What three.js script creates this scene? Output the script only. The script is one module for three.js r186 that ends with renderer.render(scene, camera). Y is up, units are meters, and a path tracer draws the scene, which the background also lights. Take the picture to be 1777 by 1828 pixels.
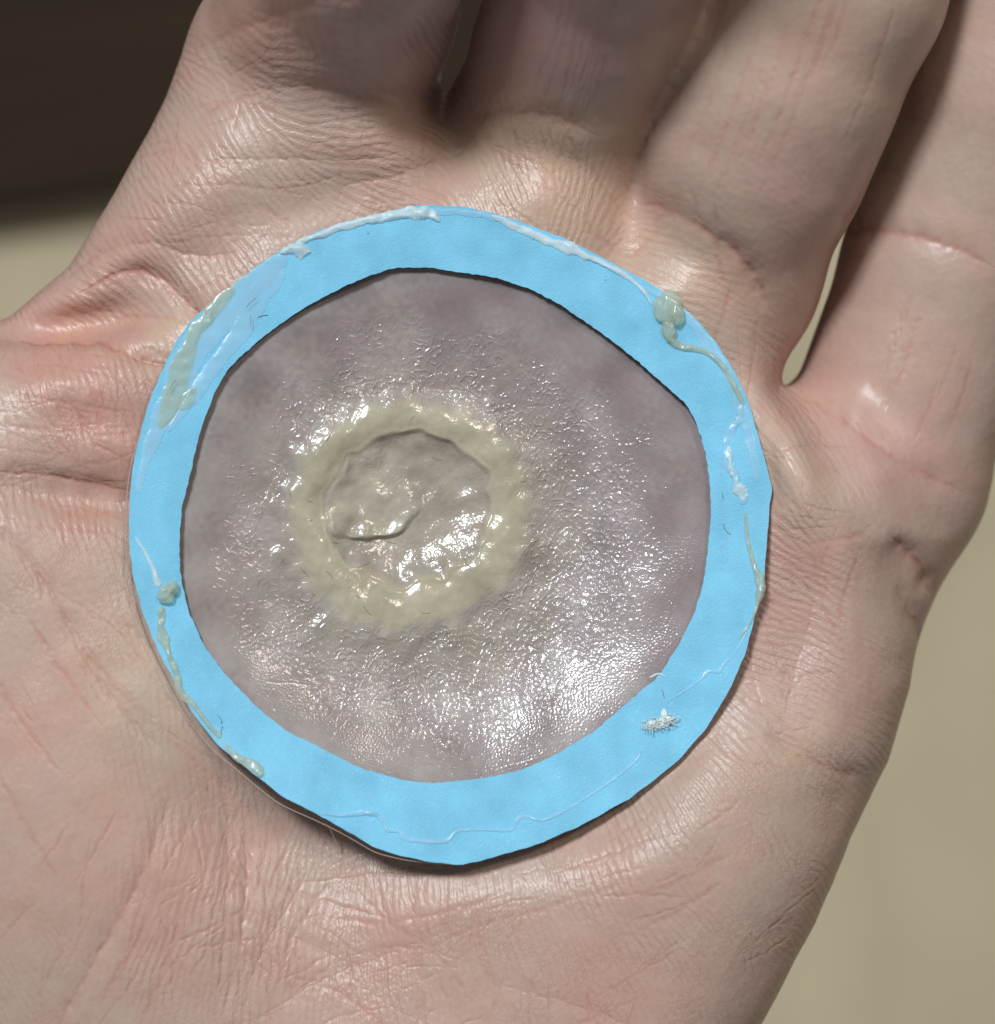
import * as THREE from 'three';
import { mergeGeometries, mergeVertices } from 'three/addons/utils/BufferGeometryUtils.js';
import { RectAreaLightUniformsLib } from 'three/addons/lights/RectAreaLightUniformsLib.js';
import { createNoise2D, createNoise3D } from 'simplex-noise';

// ---------------------------------------------------------------- camera, light, exposure
const scene = new THREE.Scene();
const DIST = 200;                                   // camera height over the patch, mm
const S = 0.045;                                    // mm per photograph pixel at the patch
const PW = 1777, PH = 1828;
const camera = new THREE.PerspectiveCamera(2 * Math.atan(PH * S / 2 / DIST) * 180 / Math.PI, PW / PH, 0.02, 20);
camera.position.set(0, DIST / 1000, 0);
camera.up.set(0, 0, -1);
camera.lookAt(0, 0, 0);
camera.focus = 0.2005;
camera.userData.fStop = 19;
const renderer = new THREE.WebGLRenderer({ antialias: true });
renderer.toneMapping = THREE.LinearToneMapping;
renderer.toneMappingExposure = 1.28;
renderer.shadowMap.enabled = true;
scene.background = new THREE.Color().setRGB(0.11, 0.107, 0.105);   // dim light thrown back by the room
RectAreaLightUniformsLib.init();

function lamp(name, label, dir, dist, size, color, power) {
  const g = new THREE.Group(); g.name = name;
  g.userData = { label, category: 'lamp' };
  const d = new THREE.Vector3(...dir).normalize();
  g.position.copy(d.multiplyScalar(dist));
  const housing = new THREE.Mesh(new THREE.BoxGeometry(size * 1.08, size * 1.08, 0.03), new THREE.MeshStandardMaterial({ color: 0xdddddd, roughness: 0.6 }));
  housing.name = 'housing'; housing.position.z = -0.0165; g.add(housing);
  const panel = new THREE.Mesh(new THREE.PlaneGeometry(size, size), new THREE.MeshStandardMaterial({ color: 0xffffff, emissive: new THREE.Color(...color), emissiveIntensity: 1.0 }));
  panel.name = 'diffuser'; g.add(panel);
  const l = new THREE.RectAreaLight(new THREE.Color().setRGB(...color), power, size, size);
  l.position.z = 0.004; l.rotation.y = Math.PI; g.add(l);
  g.lookAt(0, 0, 0);
  scene.add(g);
  return g;
}
lamp('panel_lamp', 'square cool white panel lamp above the fingertips', [-0.25, 0.82, -0.51], 1.0, 0.17, [0.90, 0.97, 1.0], 78);
lamp('ceiling_lamp', 'square warm white ceiling lamp over the hand', [0.38, 0.80, -0.45], 1.6, 0.22, [1.0, 0.88, 0.74], 26);

// ---------------------------------------------------------------- helpers
let seed = 12345;
const rnd = () => { seed = (seed * 1664525 + 1013904223) >>> 0; return seed / 4294967296; };
const n2 = createNoise2D(rnd), n3 = createNoise3D(rnd);
const clamp = (x, a = 0, b = 1) => Math.min(b, Math.max(a, x));
const smooth = (a, b, x) => { const t = clamp((x - a) / (b - a)); return t * t * (3 - 2 * t); };
const lerp = (a, b, t) => a + (b - a) * t;
const fbm = (x, y, o = 3) => { let s = 0, a = 0.5; for (let i = 0; i < o; i++) { s += a * n2(x, y); x = x * 2.03 + 7.1; y = y * 2.03 - 3.3; a *= 0.5; } return s; };
// a place given by where it stands in the photograph and its height over the patch (mm)
const X = (px, h = 0) => (px - PW / 2) * S * (DIST - h) / DIST;
const Z = (py, h = 0) => (py - PH / 2) * S * (DIST - h) / DIST;
const PX = (x) => x / S + PW / 2, PY = (z) => z / S + PH / 2;
const rgbTex = (n, fn, srgb = false) => {
  const d = new Float32Array(n * n * 4);
  for (let j = 0; j < n; j++) for (let i = 0; i < n; i++) { const c = fn((i + 0.5) / n, (j + 0.5) / n, i, j), k = (j * n + i) * 4; d[k] = c[0]; d[k + 1] = c[1]; d[k + 2] = c[2]; d[k + 3] = 1; }
  const t = new THREE.DataTexture(d, n, n, THREE.RGBAFormat, THREE.FloatType);
  t.magFilter = THREE.LinearFilter; t.wrapS = t.wrapT = THREE.MirroredRepeatWrapping; t.needsUpdate = true;
  return t;
};
const grayTex = (n, arr) => rgbTex(n, (u, v, i, j) => { const a = arr[j * n + i]; return [a, a, a]; });
function finish(m, name, parent) { m.name = name; m.castShadow = m.receiveShadow = true; (parent || scene).add(m); return m; }
function geom(pos, idx, uv, col, nor) {
  const g = new THREE.BufferGeometry();
  const p = new Float32Array(pos.length); for (let i = 0; i < pos.length; i++) p[i] = pos[i] * 0.001;   // mm to m
  g.setAttribute('position', new THREE.BufferAttribute(p, 3));
  if (uv) g.setAttribute('uv', new THREE.BufferAttribute(Float32Array.from(uv), 2));
  if (col) g.setAttribute('color', new THREE.BufferAttribute(Float32Array.from(col), 3));
  g.setIndex(new THREE.BufferAttribute(Uint32Array.from(idx), 1));
  if (nor) g.setAttribute('normal', new THREE.BufferAttribute(Float32Array.from(nor), 3)); else g.computeVertexNormals();
  return g;
}

// ---------------------------------------------------------------- setting: floor and dark board far below, out of focus
const floorY = -0.6;
{
  const n = 512, fmap = rgbTex(n, (u, v) => {
    const a = fbm(u * 9, v * 9, 4), b = fbm(u * 40 + 3, v * 5, 3), k = 1 + 0.16 * a + 0.07 * b;
    return [0.68 * k, 0.585 * k, 0.40 * k];
  });
  fmap.repeat.set(4, 4);
  const f = finish(new THREE.Mesh(new THREE.PlaneGeometry(6, 6).rotateX(-Math.PI / 2), new THREE.MeshStandardMaterial({ map: fmap, roughness: 0.75 })), 'floor');
  f.position.y = floorY; f.userData = { kind: 'structure', label: 'beige mottled floor far below the hand', category: 'floor' };
  const wmap = rgbTex(256, (u, v) => { const k = 1 + 0.3 * fbm(u * 4, v * 60, 3); return [0.046 * k, 0.031 * k, 0.018 * k]; });
  const board = finish(new THREE.Mesh(new THREE.BoxGeometry(1.6, 0.03, 0.5), new THREE.MeshPhysicalMaterial({ map: wmap, roughness: 0.9, specularIntensity: 0.35 })), 'wooden_board');
  board.position.set(0, floorY + 0.015, -0.372); board.rotation.y = 0.15;
  board.userData = { label: 'dark brown wooden board lying on the beige floor', category: 'board' };
}

// ---------------------------------------------------------------- the patch: outlines traced as places on the patch
const OUT = [[795, 368], [835, 370], [866, 377], [922, 393], [1010, 426], [1071, 457], [1144, 496], [1192, 525], [1245, 571], [1274, 605], [1313, 666], [1337, 719], [1347, 755], [1365, 817], [1379, 869], [1374, 908], [1367, 1000], [1363, 1046], [1350, 1092], [1331, 1166], [1304, 1230], [1265, 1295], [1214, 1355], [1130, 1422], [1045, 1470], [961, 1507], [876, 1532], [825, 1544], [775, 1540], [725, 1530], [673, 1515], [621, 1484], [569, 1455], [505, 1422], [459, 1386], [389, 1329], [343, 1271], [306, 1206], [275, 1145], [254, 1090], [238, 1029], [231, 970], [231, 900], [238, 830], [254, 760], [265, 720], [287, 668], [315, 608], [346, 567], [378, 540], [411, 518], [445, 486], [479, 461], [513, 439], [558, 416], [616, 396], [697, 377], [753, 366]];
const INN = [[705, 478], [767, 477], [810, 485], [874, 493], [943, 514], [999, 543], [1047, 576], [1095, 610], [1144, 649], [1192, 692], [1228, 724], [1243, 755], [1252, 780], [1262, 820], [1269, 878], [1269, 924], [1264, 985], [1255, 1046], [1239, 1098], [1212, 1150], [1176, 1207], [1125, 1250], [1059, 1307], [989, 1349], [933, 1374], [885, 1385], [828, 1393], [776, 1398], [725, 1394], [647, 1372], [595, 1347], [556, 1326], [514, 1306], [465, 1268], [404, 1206], [364, 1151], [336, 1090], [323, 1029], [320, 970], [325, 905], [334, 872], [356, 776], [384, 698], [412, 653], [469, 602], [536, 554], [613, 512], [669, 489]];
const CX = 795, CY = 938;
function radial(poly) {               // radius (px) of an outline as seen from the middle of the patch
  const a = poly.map(([x, y]) => [Math.atan2(y - CY, x - CX), Math.hypot(x - CX, y - CY), x, y]);
  return (th) => {
    const c = Math.cos(th), s = Math.sin(th);
    for (let i = 0; i < a.length; i++) {
      const p = a[i], q = a[(i + 1) % a.length], x1 = p[2] - CX, y1 = p[3] - CY, x2 = q[2] - CX, y2 = q[3] - CY;
      const k1 = c * y1 - s * x1, k2 = c * y2 - s * x2;
      if (k1 * k2 <= 0 && k1 !== k2) { const t = k1 / (k1 - k2), r = c * (x1 + (x2 - x1) * t) + s * (y1 + (y2 - y1) * t); if (r > 0) return r; }
    }
    return 500;
  };
}
const eased = (f) => (th) => (f(th - 0.024) + 2 * f(th - 0.012) + 3 * f(th) + 2 * f(th + 0.012) + f(th + 0.024)) / 9;   // scissors round the corners a little
const rOut = eased(radial(OUT)), rIn = eased(radial(INN));
// height of the ring's underside: the patch tips up towards the wrist and is a shallow bowl
const Hd = (px, py) => 1.9 * (py - CY) / 570 - 1.5 * (px - CX) / 570 + 1.7 * ((px - CX) ** 2 + (py - CY) ** 2) / 570 ** 2;
const PAPER = 0.32;
const bowl = (r) => 2.0 * (1 - smooth(120, 480, r));       // how deep the membrane sags below the ring

// ---------------------------------------------------------------- the hand
// macro relief of the palm (mm): soft mounds and hollows, [px, py, radius x, radius y, turn, height]
const MOUNDS = [
  [800, 920, 430, 430, 0, -4.0], [40, 1420, 470, 520, 0.2, 6.0], [-200, 900, 330, 260, 0.2, 3.5], [1330, 1540, 260, 330, 0.35, 2.8], [1180, 1560, 220, 130, -0.5, 1.2], [1230, 1430, 200, 80, -0.75, 1.3], [900, 1580, 220, 60, -0.2, 0.8],
  [560, 170, 230, 110, 0.1, 1.7], [330, 330, 150, 90, -0.3, 1.0], [690, 250, 110, 80, 0.3, 1.0], [480, 470, 120, 60, -0.5, 0.6],
  [1010, 330, 110, 80, 0.4, 1.8], [1265, 520, 100, 90, 0.6, 1.8], [1480, 900, 130, 170, -0.3, 1.0], [1395, 760, 50, 200, -0.32, 2.2], [1475, 730, 50, 120, -0.35, -2.6],
  [250, 520, 170, 50, -0.45, -2.6], [120, 572, 160, 30, -0.1, -3.2], [130, 690, 190, 75, 0.05, 1.8], [520, 370, 190, 45, -0.3, -0.8],
  [840, 260, 110, 34, -0.5, -0.9], [1120, 440, 60, 40, -0.6, -0.9], [600, 1600, 150, 280, 0.1, -1.6], [430, 1470, 170, 90, 0.6, -1.8], [820, 1950, 620, 420, 0, 4.2], [880, 1640, 260, 120, 0.1, 0.7],
  [1640, 1040, 110, 60, 0.6, -2.0], [1540, 1420, 120, 60, -0.3, -0.9], [1440, 1110, 60, 260, 0.15, -0.7], [200, 800, 120, 40, 0.1, 0.9], [140, 890, 200, 34, 0.12, -1.3],
].map(([px, py, rx, ry, a, h]) => ({ x: X(px), z: Z(py), ix: 1 / (rx * S), iz: 1 / (ry * S), c: Math.cos(a), s: Math.sin(a), h }));
function relief(x, z) {
  let m = 0;
  for (const g of MOUNDS) {
    const dx = x - g.x, dz = z - g.z, u = (dx * g.c + dz * g.s) * g.ix, v = (dz * g.c - dx * g.s) * g.iz, q = u * u + v * v;
    if (q < 7) m += g.h * Math.exp(-q);
  }
  return m;
}
const PALM = [[560, 60], [330, 130], [215, 300], [110, 468], [0, 560], [-190, 610], [-330, 760], [-420, 1100], [-330, 1500], [-140, 1900], [-60, 2300], [-80, 3200], [1120, 3200], [1110, 2300], [1240, 2060], [1370, 1828], [1470, 1640], [1530, 1500], [1598, 1370], [1638, 1230], [1650, 1100], [1690, 960], [1640, 800], [1540, 700], [1400, 690], [1290, 440], [1140, 372], [1000, 250], [832, 250], [700, 110]].map(([a, b]) => [X(a, -6), Z(b, -6)]);
function sdPoly(x, z) {
  let d = 1e9, s = 1;
  for (let i = 0, j = PALM.length - 1; i < PALM.length; j = i++) {
    const [ax, az] = PALM[i], [bx, bz] = PALM[j], ex = bx - ax, ez = bz - az, wx = x - ax, wz = z - az, t = clamp((wx * ex + wz * ez) / (ex * ex + ez * ez));
    const qx = wx - ex * t, qz = wz - ez * t; d = Math.min(d, qx * qx + qz * qz);
    const c1 = z >= az, c2 = z < bz, c3 = ex * wz > ez * wx;
    if ((c1 && c2 && c3) || (!c1 && !c2 && !c3)) s = -s;
  }
  return s * Math.sqrt(d);
}
// bones as tapered capsules: [px, py, height, radius] joints, photo places for those in view
const J = (px, py, h, r) => [X(px, h), h, Z(py, h), r];
const CHAINS = [
  [J(440, 520, -12.5, 11.5), J(556, 135, -11, 10.4), J(606, 0, -3, 9.4), J(650, -150, 8, 9.0), J(700, -400, 20, 8.6), J(730, -620, 29, 8.0), J(740, -760, 36, 7.0)],
  [J(850, 640, -12.5, 10.2), J(984, 255, -11.4, 9.1), J(1036, 90, -4.5, 8.4), J(1064, 0, 0.5, 8.3), J(1106, -170, 10, 8.2), J(1150, -440, 21, 8.4), J(1175, -660, 30, 8.0), J(1180, -800, 37, 7.0)],
  [J(1090, 790, -12.5, 9.6), J(1280, 490, -11.0, 8.4), J(1356, 270, -4.2, 8.8), J(1400, 150, -1.6, 9.0), J(1472, -30, 0.8, 9.5), J(1620, -480, 4, 8.6), J(1690, -760, 12, 7.8), J(1720, -960, 20, 7.0)],
  [J(1360, 1200, -14, 10), J(1564, 850, -14.8, 9.2), J(1694, 464, -12, 8.6), J(1810, 170, -8, 8.7), J(1950, -200, -2, 7.8), J(2000, -420, 5, 6.8)],
  [J(150, 1500, -10, 13), J(-180, 950, -7, 12.5), J(-420, 640, -2, 10.5), J(-620, 330, 3, 10), J(-740, 120, 6, 8.4)],
];
function cone(x, y, z, a, b) {          // distance to a tapered capsule
  const bx = b[0] - a[0], by = b[1] - a[1], bz = b[2] - a[2], px = x - a[0], py = y - a[1], pz = z - a[2], t = clamp((px * bx + py * by + pz * bz) / (bx * bx + by * by + bz * bz));
  const ex = px - bx * t, ey = py - by * t, ez = pz - bz * t;
  return Math.sqrt(ex * ex + ey * ey + ez * ez) - (a[3] + (b[3] - a[3]) * t);
}
const smin = (a, b, k) => { const h = Math.max(k - Math.abs(a - b), 0) / k; return Math.min(a, b) - h * h * k * 0.25; };
const ROUND = 10.5;
function handSDF(x, y, z) {
  const top = relief(x, z), wrist = smooth(48, 75, z);
  const yc = -12 - 2 * wrist, q2 = sdPoly(x, z) + ROUND;
  const qy = Math.abs(y - yc - top * smooth(-14, -2, y)) - (11.6 + 3 * wrist - ROUND);
  let d = Math.min(Math.max(q2, qy), 0) + Math.hypot(Math.max(q2, 0), Math.max(qy, 0)) - ROUND;
  let f = 1e9;
  for (let c = 0; c < CHAINS.length; c++) {
    const ch = CHAINS[c]; let e = 1e9;
    for (let i = 0; i + 1 < ch.length; i++) e = smin(e, cone(x, y, z, ch[i], ch[i + 1]), 2);
    f = c === 4 ? smin(f, e, 6) : smin(f, e, 1.1);
  }
  return smin(d, f, 2.6);
}

// ----- skin drawing: ridges, flexion lines and fine wrinkles, in photograph pixels of the palm plane
const TN = 2048, TX0 = -80, TY0 = -60, TSPAN = 1960;           // texture covers px TX0..TX0+TSPAN
const toT = (p, o) => (p - o) / TSPAN * TN;
const groove = new Float32Array(TN * TN), macro = new Float32Array(TN * TN);
function stamp(arr, x0, y0, x1, y1, w, dep, w1 = w, dep1 = dep) {      // a groove of gaussian section, px units
  const k = TN / TSPAN, ax = toT(x0, TX0), ay = toT(y0, TY0), bx = toT(x1, TX0), by = toT(y1, TY0), m = Math.max(w, w1) * k * 2.6;
  const i0 = Math.max(0, Math.floor(Math.min(ax, bx) - m)), i1 = Math.min(TN - 1, Math.ceil(Math.max(ax, bx) + m));
  const j0 = Math.max(0, Math.floor(Math.min(ay, by) - m)), j1 = Math.min(TN - 1, Math.ceil(Math.max(ay, by) + m));
  const ex = bx - ax, ey = by - ay, l2 = ex * ex + ey * ey + 1e-9;
  for (let j = j0; j <= j1; j++) for (let i = i0; i <= i1; i++) {
    const t = clamp(((i - ax) * ex + (j - ay) * ey) / l2), dx = i - ax - ex * t, dy = j - ay - ey * t, ww = (w + (w1 - w) * t) * k, q = (dx * dx + dy * dy) / (ww * ww);
    if (q < 6) { const v = (dep + (dep1 - dep) * t) * Math.exp(-q); if (v > arr[j * TN + i]) arr[j * TN + i] = v; }
  }
}
function crease(pts, w, dep, arr = groove, wob = 3) {       // a wandering line through pts, thin at its ends
  const c = new THREE.CatmullRomCurve3(pts.map(([x, y]) => new THREE.Vector3(x, y, 0)));
  const n = Math.max(4, Math.ceil(c.getLength() / 9)), q = c.getPoints(n), ph = rnd() * 100;
  const f = (i) => { const t = i / n; return 0.25 + 0.75 * Math.min(1, Math.min(t, 1 - t) * 6); };
  const g = (i) => f(i) * (0.75 + 0.5 * n2(i * 0.35, ph));
  for (let i = 0; i < n; i++) stamp(arr, q[i].x + wob * n2(i * 0.3, ph), q[i].y + wob * n2(i * 0.3, ph + 9), q[i + 1].x + wob * n2(i * 0.3 + 0.3, ph), q[i + 1].y + wob * n2(i * 0.3 + 0.3, ph + 9), w * f(i), dep * g(i), w * f(i + 1), dep * g(i + 1));
}
// main folds (also cut into the mesh)
const FOLDS = [
  [[[330, 70], [430, 62], [540, 66], [640, 62], [760, 110]], 14, 0.4], [[[850, 190], [900, 200], [980, 215], [1060, 240]], 12, 0.7],
  [[[1140, 345], [1220, 390], [1330, 470], [1395, 560]], 13, 0.7], [[[1450, 690], [1540, 760], [1640, 830], [1760, 880]], 12, 0.5],
  [[[1500, 385], [1580, 395], [1690, 425], [1790, 470]], 15, 0.7], [[[1600, 960], [1660, 1010], [1700, 1070]], 14, 0.9], [[[1620, 1050], [1660, 1110], [1690, 1150]], 12, 0.7],
  [[[905, 208], [840, 245], [770, 280], [700, 312], [600, 330]], 7, 0.45], [[[360, 160], [470, 162], [580, 165], [700, 190]], 6, 0.35],
  [[[330, 288], [420, 285], [520, 284], [640, 286], [740, 262]], 6, 0.4], [[[120, 520], [210, 480], [290, 500], [340, 550], [380, 580]], 10, 1.0],
  [[[0, 600], [90, 598], [180, 604], [260, 640], [330, 655]], 10, 1.1], [[[100, 480], [160, 440], [260, 430], [360, 455], [450, 440]], 8, 0.5],
  [[[-20, 845], [70, 848], [150, 862], [240, 880]], 8, 0.7], [[[-20, 905], [30, 955], [90, 1030], [140, 1110], [190, 1200], [260, 1290], [330, 1360]], 7, 0.45],
  [[[120, 700], [150, 745], [180, 790], [235, 830]], 8, 0.5], [[[395, 1330], [410, 1450], [412, 1560], [405, 1700], [380, 1850]], 7, 0.4],
  [[[310, 1420], [280, 1520], [230, 1620], [160, 1740], [100, 1850]], 9, 0.45], [[[440, 1470], [445, 1580], [430, 1700], [395, 1840]], 7, 0.5],
  [[[560, 1540], [500, 1640], [460, 1720], [430, 1840]], 6, 0.4], [[[480, 1640], [560, 1680], [640, 1720]], 6, 0.3], [[[430, 1828], [560, 1750], [680, 1700], [830, 1640]], 6, 0.35],
  [[[735, 1560], [742, 1650], [748, 1730], [745, 1850]], 6, 0.4], [[[880, 1740], [960, 1760], [1060, 1790], [1150, 1830]], 6, 0.3],
  [[[1500, 930], [1470, 1000], [1450, 1100], [1420, 1200], [1390, 1300]], 7, 0.3], [[[1360, 1280], [1400, 1330], [1480, 1370], [1560, 1400]], 8, 0.4],
];
for (const [p, w, d] of FOLDS) { crease(p, w * 1.5, d * 0.55, macro, 2); crease(p, w * 0.5, d * 0.17); }
// finer drawn lines: [points, half width px, depth mm]
const LINES = [
  [[490, 60], [492, 130], [490, 240], [500, 330]], [[612, 130], [616, 200], [612, 290], [604, 360]], [[754, 130], [756, 220], [750, 310]], [[530, 60], [520, 140]],
  [[530, 165], [620, 180], [730, 190]], [[340, 215], [400, 180], [480, 165]], [[520, 260], [620, 270], [740, 240]], [[430, 365], [480, 375], [530, 410]],
  [[400, 340], [440, 350], [480, 375], [520, 405]], [[380, 310], [420, 420], [440, 470]], [[455, 420], [520, 425]], [[290, 330], [420, 330], [540, 345]],
  [[250, 500], [330, 520], [420, 480]], [[180, 560], [260, 560], [340, 575]], [[60, 650], [150, 660], [260, 690], [320, 720]], [[20, 700], [120, 720], [250, 740]],
  [[0, 760], [100, 770], [200, 780], [260, 770]], [[0, 800], [80, 810], [180, 830]], [[30, 860], [90, 900], [160, 920], [230, 910]], [[0, 930], [120, 940], [220, 950]],
  [[150, 640], [180, 720], [190, 790]], [[90, 640], [110, 700], [120, 760]], [[200, 640], [230, 700], [250, 760]], [[230, 600], [300, 640]],
  [[60, 1080], [120, 1180], [200, 1290]], [[0, 1180], [70, 1290], [150, 1390]], [[0, 1330], [60, 1440], [130, 1560]], [[110, 1100], [220, 1220], [330, 1330], [400, 1400]],
  [[340, 1330], [350, 1420], [330, 1520]], [[370, 1370], [378, 1480], [372, 1580]], [[480, 1470], [470, 1560], [440, 1640]], [[520, 1500], [480, 1600]], [[600, 1560], [540, 1640], [500, 1720]],
  [[400, 1600], [440, 1680], [500, 1740]], [[460, 1560], [560, 1600], [680, 1630]], [[560, 1630], [680, 1640], [820, 1610], [900, 1590]], [[620, 1700], [720, 1680], [820, 1700]],
  [[640, 1590], [700, 1640], [780, 1690], [840, 1770]], [[850, 1600], [860, 1680], [890, 1760]], [[700, 1740], [760, 1690], [860, 1640], [960, 1610]], [[560, 1740], [640, 1780], [700, 1828]],
  [[300, 1560], [260, 1660], [190, 1780]], [[340, 1600], [310, 1700], [260, 1820]], [[880, 1640], [1000, 1600], [1120, 1560]], [[1150, 1640], [1220, 1600], [1280, 1560]], [[1120, 1590], [1200, 1560], [1300, 1510]],
  [[1130, 420], [1160, 400], [1190, 370]], [[1100, 470], [1150, 430], [1190, 400]], [[1270, 360], [1280, 450], [1300, 520]], [[1225, 330], [1240, 380], [1255, 420]], [[1310, 500], [1290, 580], [1270, 620]],
  [[1350, 480], [1360, 560], [1350, 640]], [[1400, 880], [1430, 920], [1480, 930]], [[1440, 970], [1520, 960], [1560, 940]], [[1540, 980], [1510, 1060], [1500, 1120]], [[1480, 1020], [1470, 1100]],
  [[1310, 1240], [1370, 1260], [1420, 1310]], [[1250, 1300], [1320, 1350], [1400, 1370]], [[880, 210], [920, 240], [930, 300]], [[850, 200], [880, 260], [940, 300]], [[960, 180], [1010, 240], [1040, 300]],
];
for (const p of LINES) crease(p, 4 + 2.5 * rnd(), 0.05 + 0.035 * rnd(), groove, 3);
// dense fine secondary lines all over the palm: [x, y, spread x, spread y, main direction, count]
for (const [x, y, sx, sy, a0, n] of [[700, 1660, 420, 170, 85, 60], [700, 1660, 420, 170, -20, 34], [560, 1640, 200, 180, 55, 22], [120, 760, 150, 170, 5, 30], [120, 780, 150, 190, 75, 24], [220, 1180, 180, 190, 55, 22], [480, 260, 250, 170, 3, 26], [520, 230, 220, 150, 80, 18], [1050, 360, 190, 90, 40, 16], [1400, 900, 90, 300, 80, 20], [1400, 1050, 90, 260, 10, 20], [250, 1620, 220, 170, 115, 20], [1250, 1600, 200, 160, -25, 16]]) for (let q = 0; q < n; q++) {
  const cx = x + (rnd() * 2 - 1) * sx, cy = y + (rnd() * 2 - 1) * sy, a = (a0 + (rnd() - 0.5) * 44) * Math.PI / 180, L = 25 + 90 * rnd() * rnd() + 20, b = a + (rnd() - 0.5) * 0.5;
  crease([[cx - L * Math.cos(a), cy - L * Math.sin(a)], [cx, cy], [cx + L * Math.cos(b), cy + L * Math.sin(b)]], 2.6 + 1.6 * rnd(), 0.026 + 0.04 * rnd(), groove, 3);
}
// lengthwise wrinkles of the fingers
for (const [x0, y0, x1, y1, n, w] of [[480, -20, 690, 20, 9, 220], [930, -20, 1180, 60, 10, 300], [1280, 20, 1620, 110, 16, 330], [1480, 450, 1760, 620, 9, 260]]) for (let i = 0; i < n; i++) {
  const t = rnd(), x = lerp(x0, x1, t), y = lerp(y0, y1, t) + (rnd() - 0.3) * w * 0.6, l = w * (0.3 + 0.5 * rnd());
  crease([[x, y], [x - l * 0.13, y + l * 0.5], [x - l * 0.33, y + l]], 5, 0.035 + 0.035 * rnd(), groove, 3);
}
// direction of the friction ridges at places on the palm, degrees clockwise from the picture's right
const FLOW = [[700, 90, 32], [600, 110, 5], [560, 210, -10], [640, 230, -8], [430, 230, 50], [400, 330, 62], [350, 420, 66], [470, 300, 65], [420, 500, 70], [250, 380, 55], [700, 330, 20], [300, 480, 40], [140, 560, 20],
  [900, 290, 62], [960, 310, 75], [1010, 360, 112], [1080, 390, 125], [1193, 440, 30], [1240, 520, 18], [1180, 370, 10], [1330, 650, 25], [1330, 580, 25], [1400, 800, 62], [1450, 900, 66], [1420, 980, 30], [1430, 1060, 22], [1400, 1190, 18], [1380, 1120, 20],
  [1330, 1280, 30], [1260, 1380, 50], [1150, 1480, 60], [1080, 1540, 66], [1000, 1580, 72], [950, 1660, 76], [1100, 1640, 66], [1050, 1760, 78], [1300, 1600, 60], [1450, 1400, 45], [1540, 1150, 40], [800, 1620, 88], [800, 1780, 82], [640, 1580, 96], [520, 1520, 100], [440, 1440, 95],
  [330, 1330, 78], [280, 1230, 72], [200, 1100, 66], [120, 1000, 62], [184, 660, 75], [100, 720, 78], [60, 800, 70], [200, 800, 80], [100, 1300, 60], [80, 1600, 58], [300, 1650, 110], [200, 920, 75],
  [620, 0, 105], [1060, 60, 105], [1400, 100, 110], [1650, 600, 110], [1560, 800, 70]].map(([x, y, a]) => [x, y, Math.cos(2 * a * Math.PI / 180), Math.sin(2 * a * Math.PI / 180)]);
const RN = 1024;
let ridge;
{
  const ang = new Float32Array(RN * RN), C = 64, gx = new Float32Array((C + 1) ** 2), gy = new Float32Array((C + 1) ** 2);
  for (let j = 0; j <= C; j++) for (let i = 0; i <= C; i++) {
    const px = TX0 + i / C * TSPAN, py = TY0 + j / C * TSPAN; let sx = 0, sy = 0;
    for (const [x, y, c, s] of FLOW) { const w = 1 / (((px - x) ** 2 + (py - y) ** 2) ** 1.25 + 2e4); sx += w * c; sy += w * s; }
    gx[j * (C + 1) + i] = sx; gy[j * (C + 1) + i] = sy;
  }
  for (let j = 0; j < RN; j++) for (let i = 0; i < RN; i++) {
    const u = i / RN * C, v = j / RN * C, a = Math.min(C - 1, u | 0), b = Math.min(C - 1, v | 0), fu = u - a, fv = v - b, k = b * (C + 1) + a, W = C + 1;
    const f = (g) => lerp(lerp(g[k], g[k + 1], fu), lerp(g[k + W], g[k + W + 1], fu), fv);
    ang[j * RN + i] = 0.5 * Math.atan2(f(gy), f(gx)) + 0.12 * n2(i * 0.012, j * 0.012);
  }
  const NB = 32, K = 6, T = 7.3, kern = [];
  for (let b = 0; b < NB; b++) {
    const a = b / NB * Math.PI, c = Math.cos(a), s = Math.sin(a), m = new Float32Array((2 * K + 1) ** 2); let sum = 0;
    for (let y = -K; y <= K; y++) for (let x = -K; x <= K; x++) { const al = x * c + y * s, ac = -x * s + y * c; m[(y + K) * (2 * K + 1) + x + K] = Math.exp(-(al * al) / 22 - (ac * ac) / 11) * Math.cos(2 * Math.PI * ac / T); }
    for (const v of m) sum += v; const e = sum / m.length; let q = 0; for (let i = 0; i < m.length; i++) { m[i] -= e; q += m[i] * m[i]; } for (let i = 0; i < m.length; i++) m[i] /= Math.sqrt(q);
    kern.push(m);
  }
  let src = new Float32Array(RN * RN); for (let i = 0; i < src.length; i++) src[i] = rnd() * 2 - 1;
  const band = new Uint8Array(RN * RN); for (let i = 0; i < band.length; i++) band[i] = ((Math.round(ang[i] / Math.PI * NB) % NB) + NB) % NB;
  for (let it = 0; it < 4; it++) {
    const dst = new Float32Array(RN * RN);
    for (let j = K; j < RN - K; j++) for (let i = K; i < RN - K; i++) {
      const m = kern[band[j * RN + i]]; let s = 0, k = 0;
      for (let y = -K; y <= K; y++) { let o = (j + y) * RN + i - K; for (let x = 0; x < 2 * K + 1; x++) s += src[o++] * m[k++]; }
      dst[j * RN + i] = Math.tanh(s * (it < 3 ? 0.9 : 0.55));
    }
    src = dst;
  }
  ridge = src;
}
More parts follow.
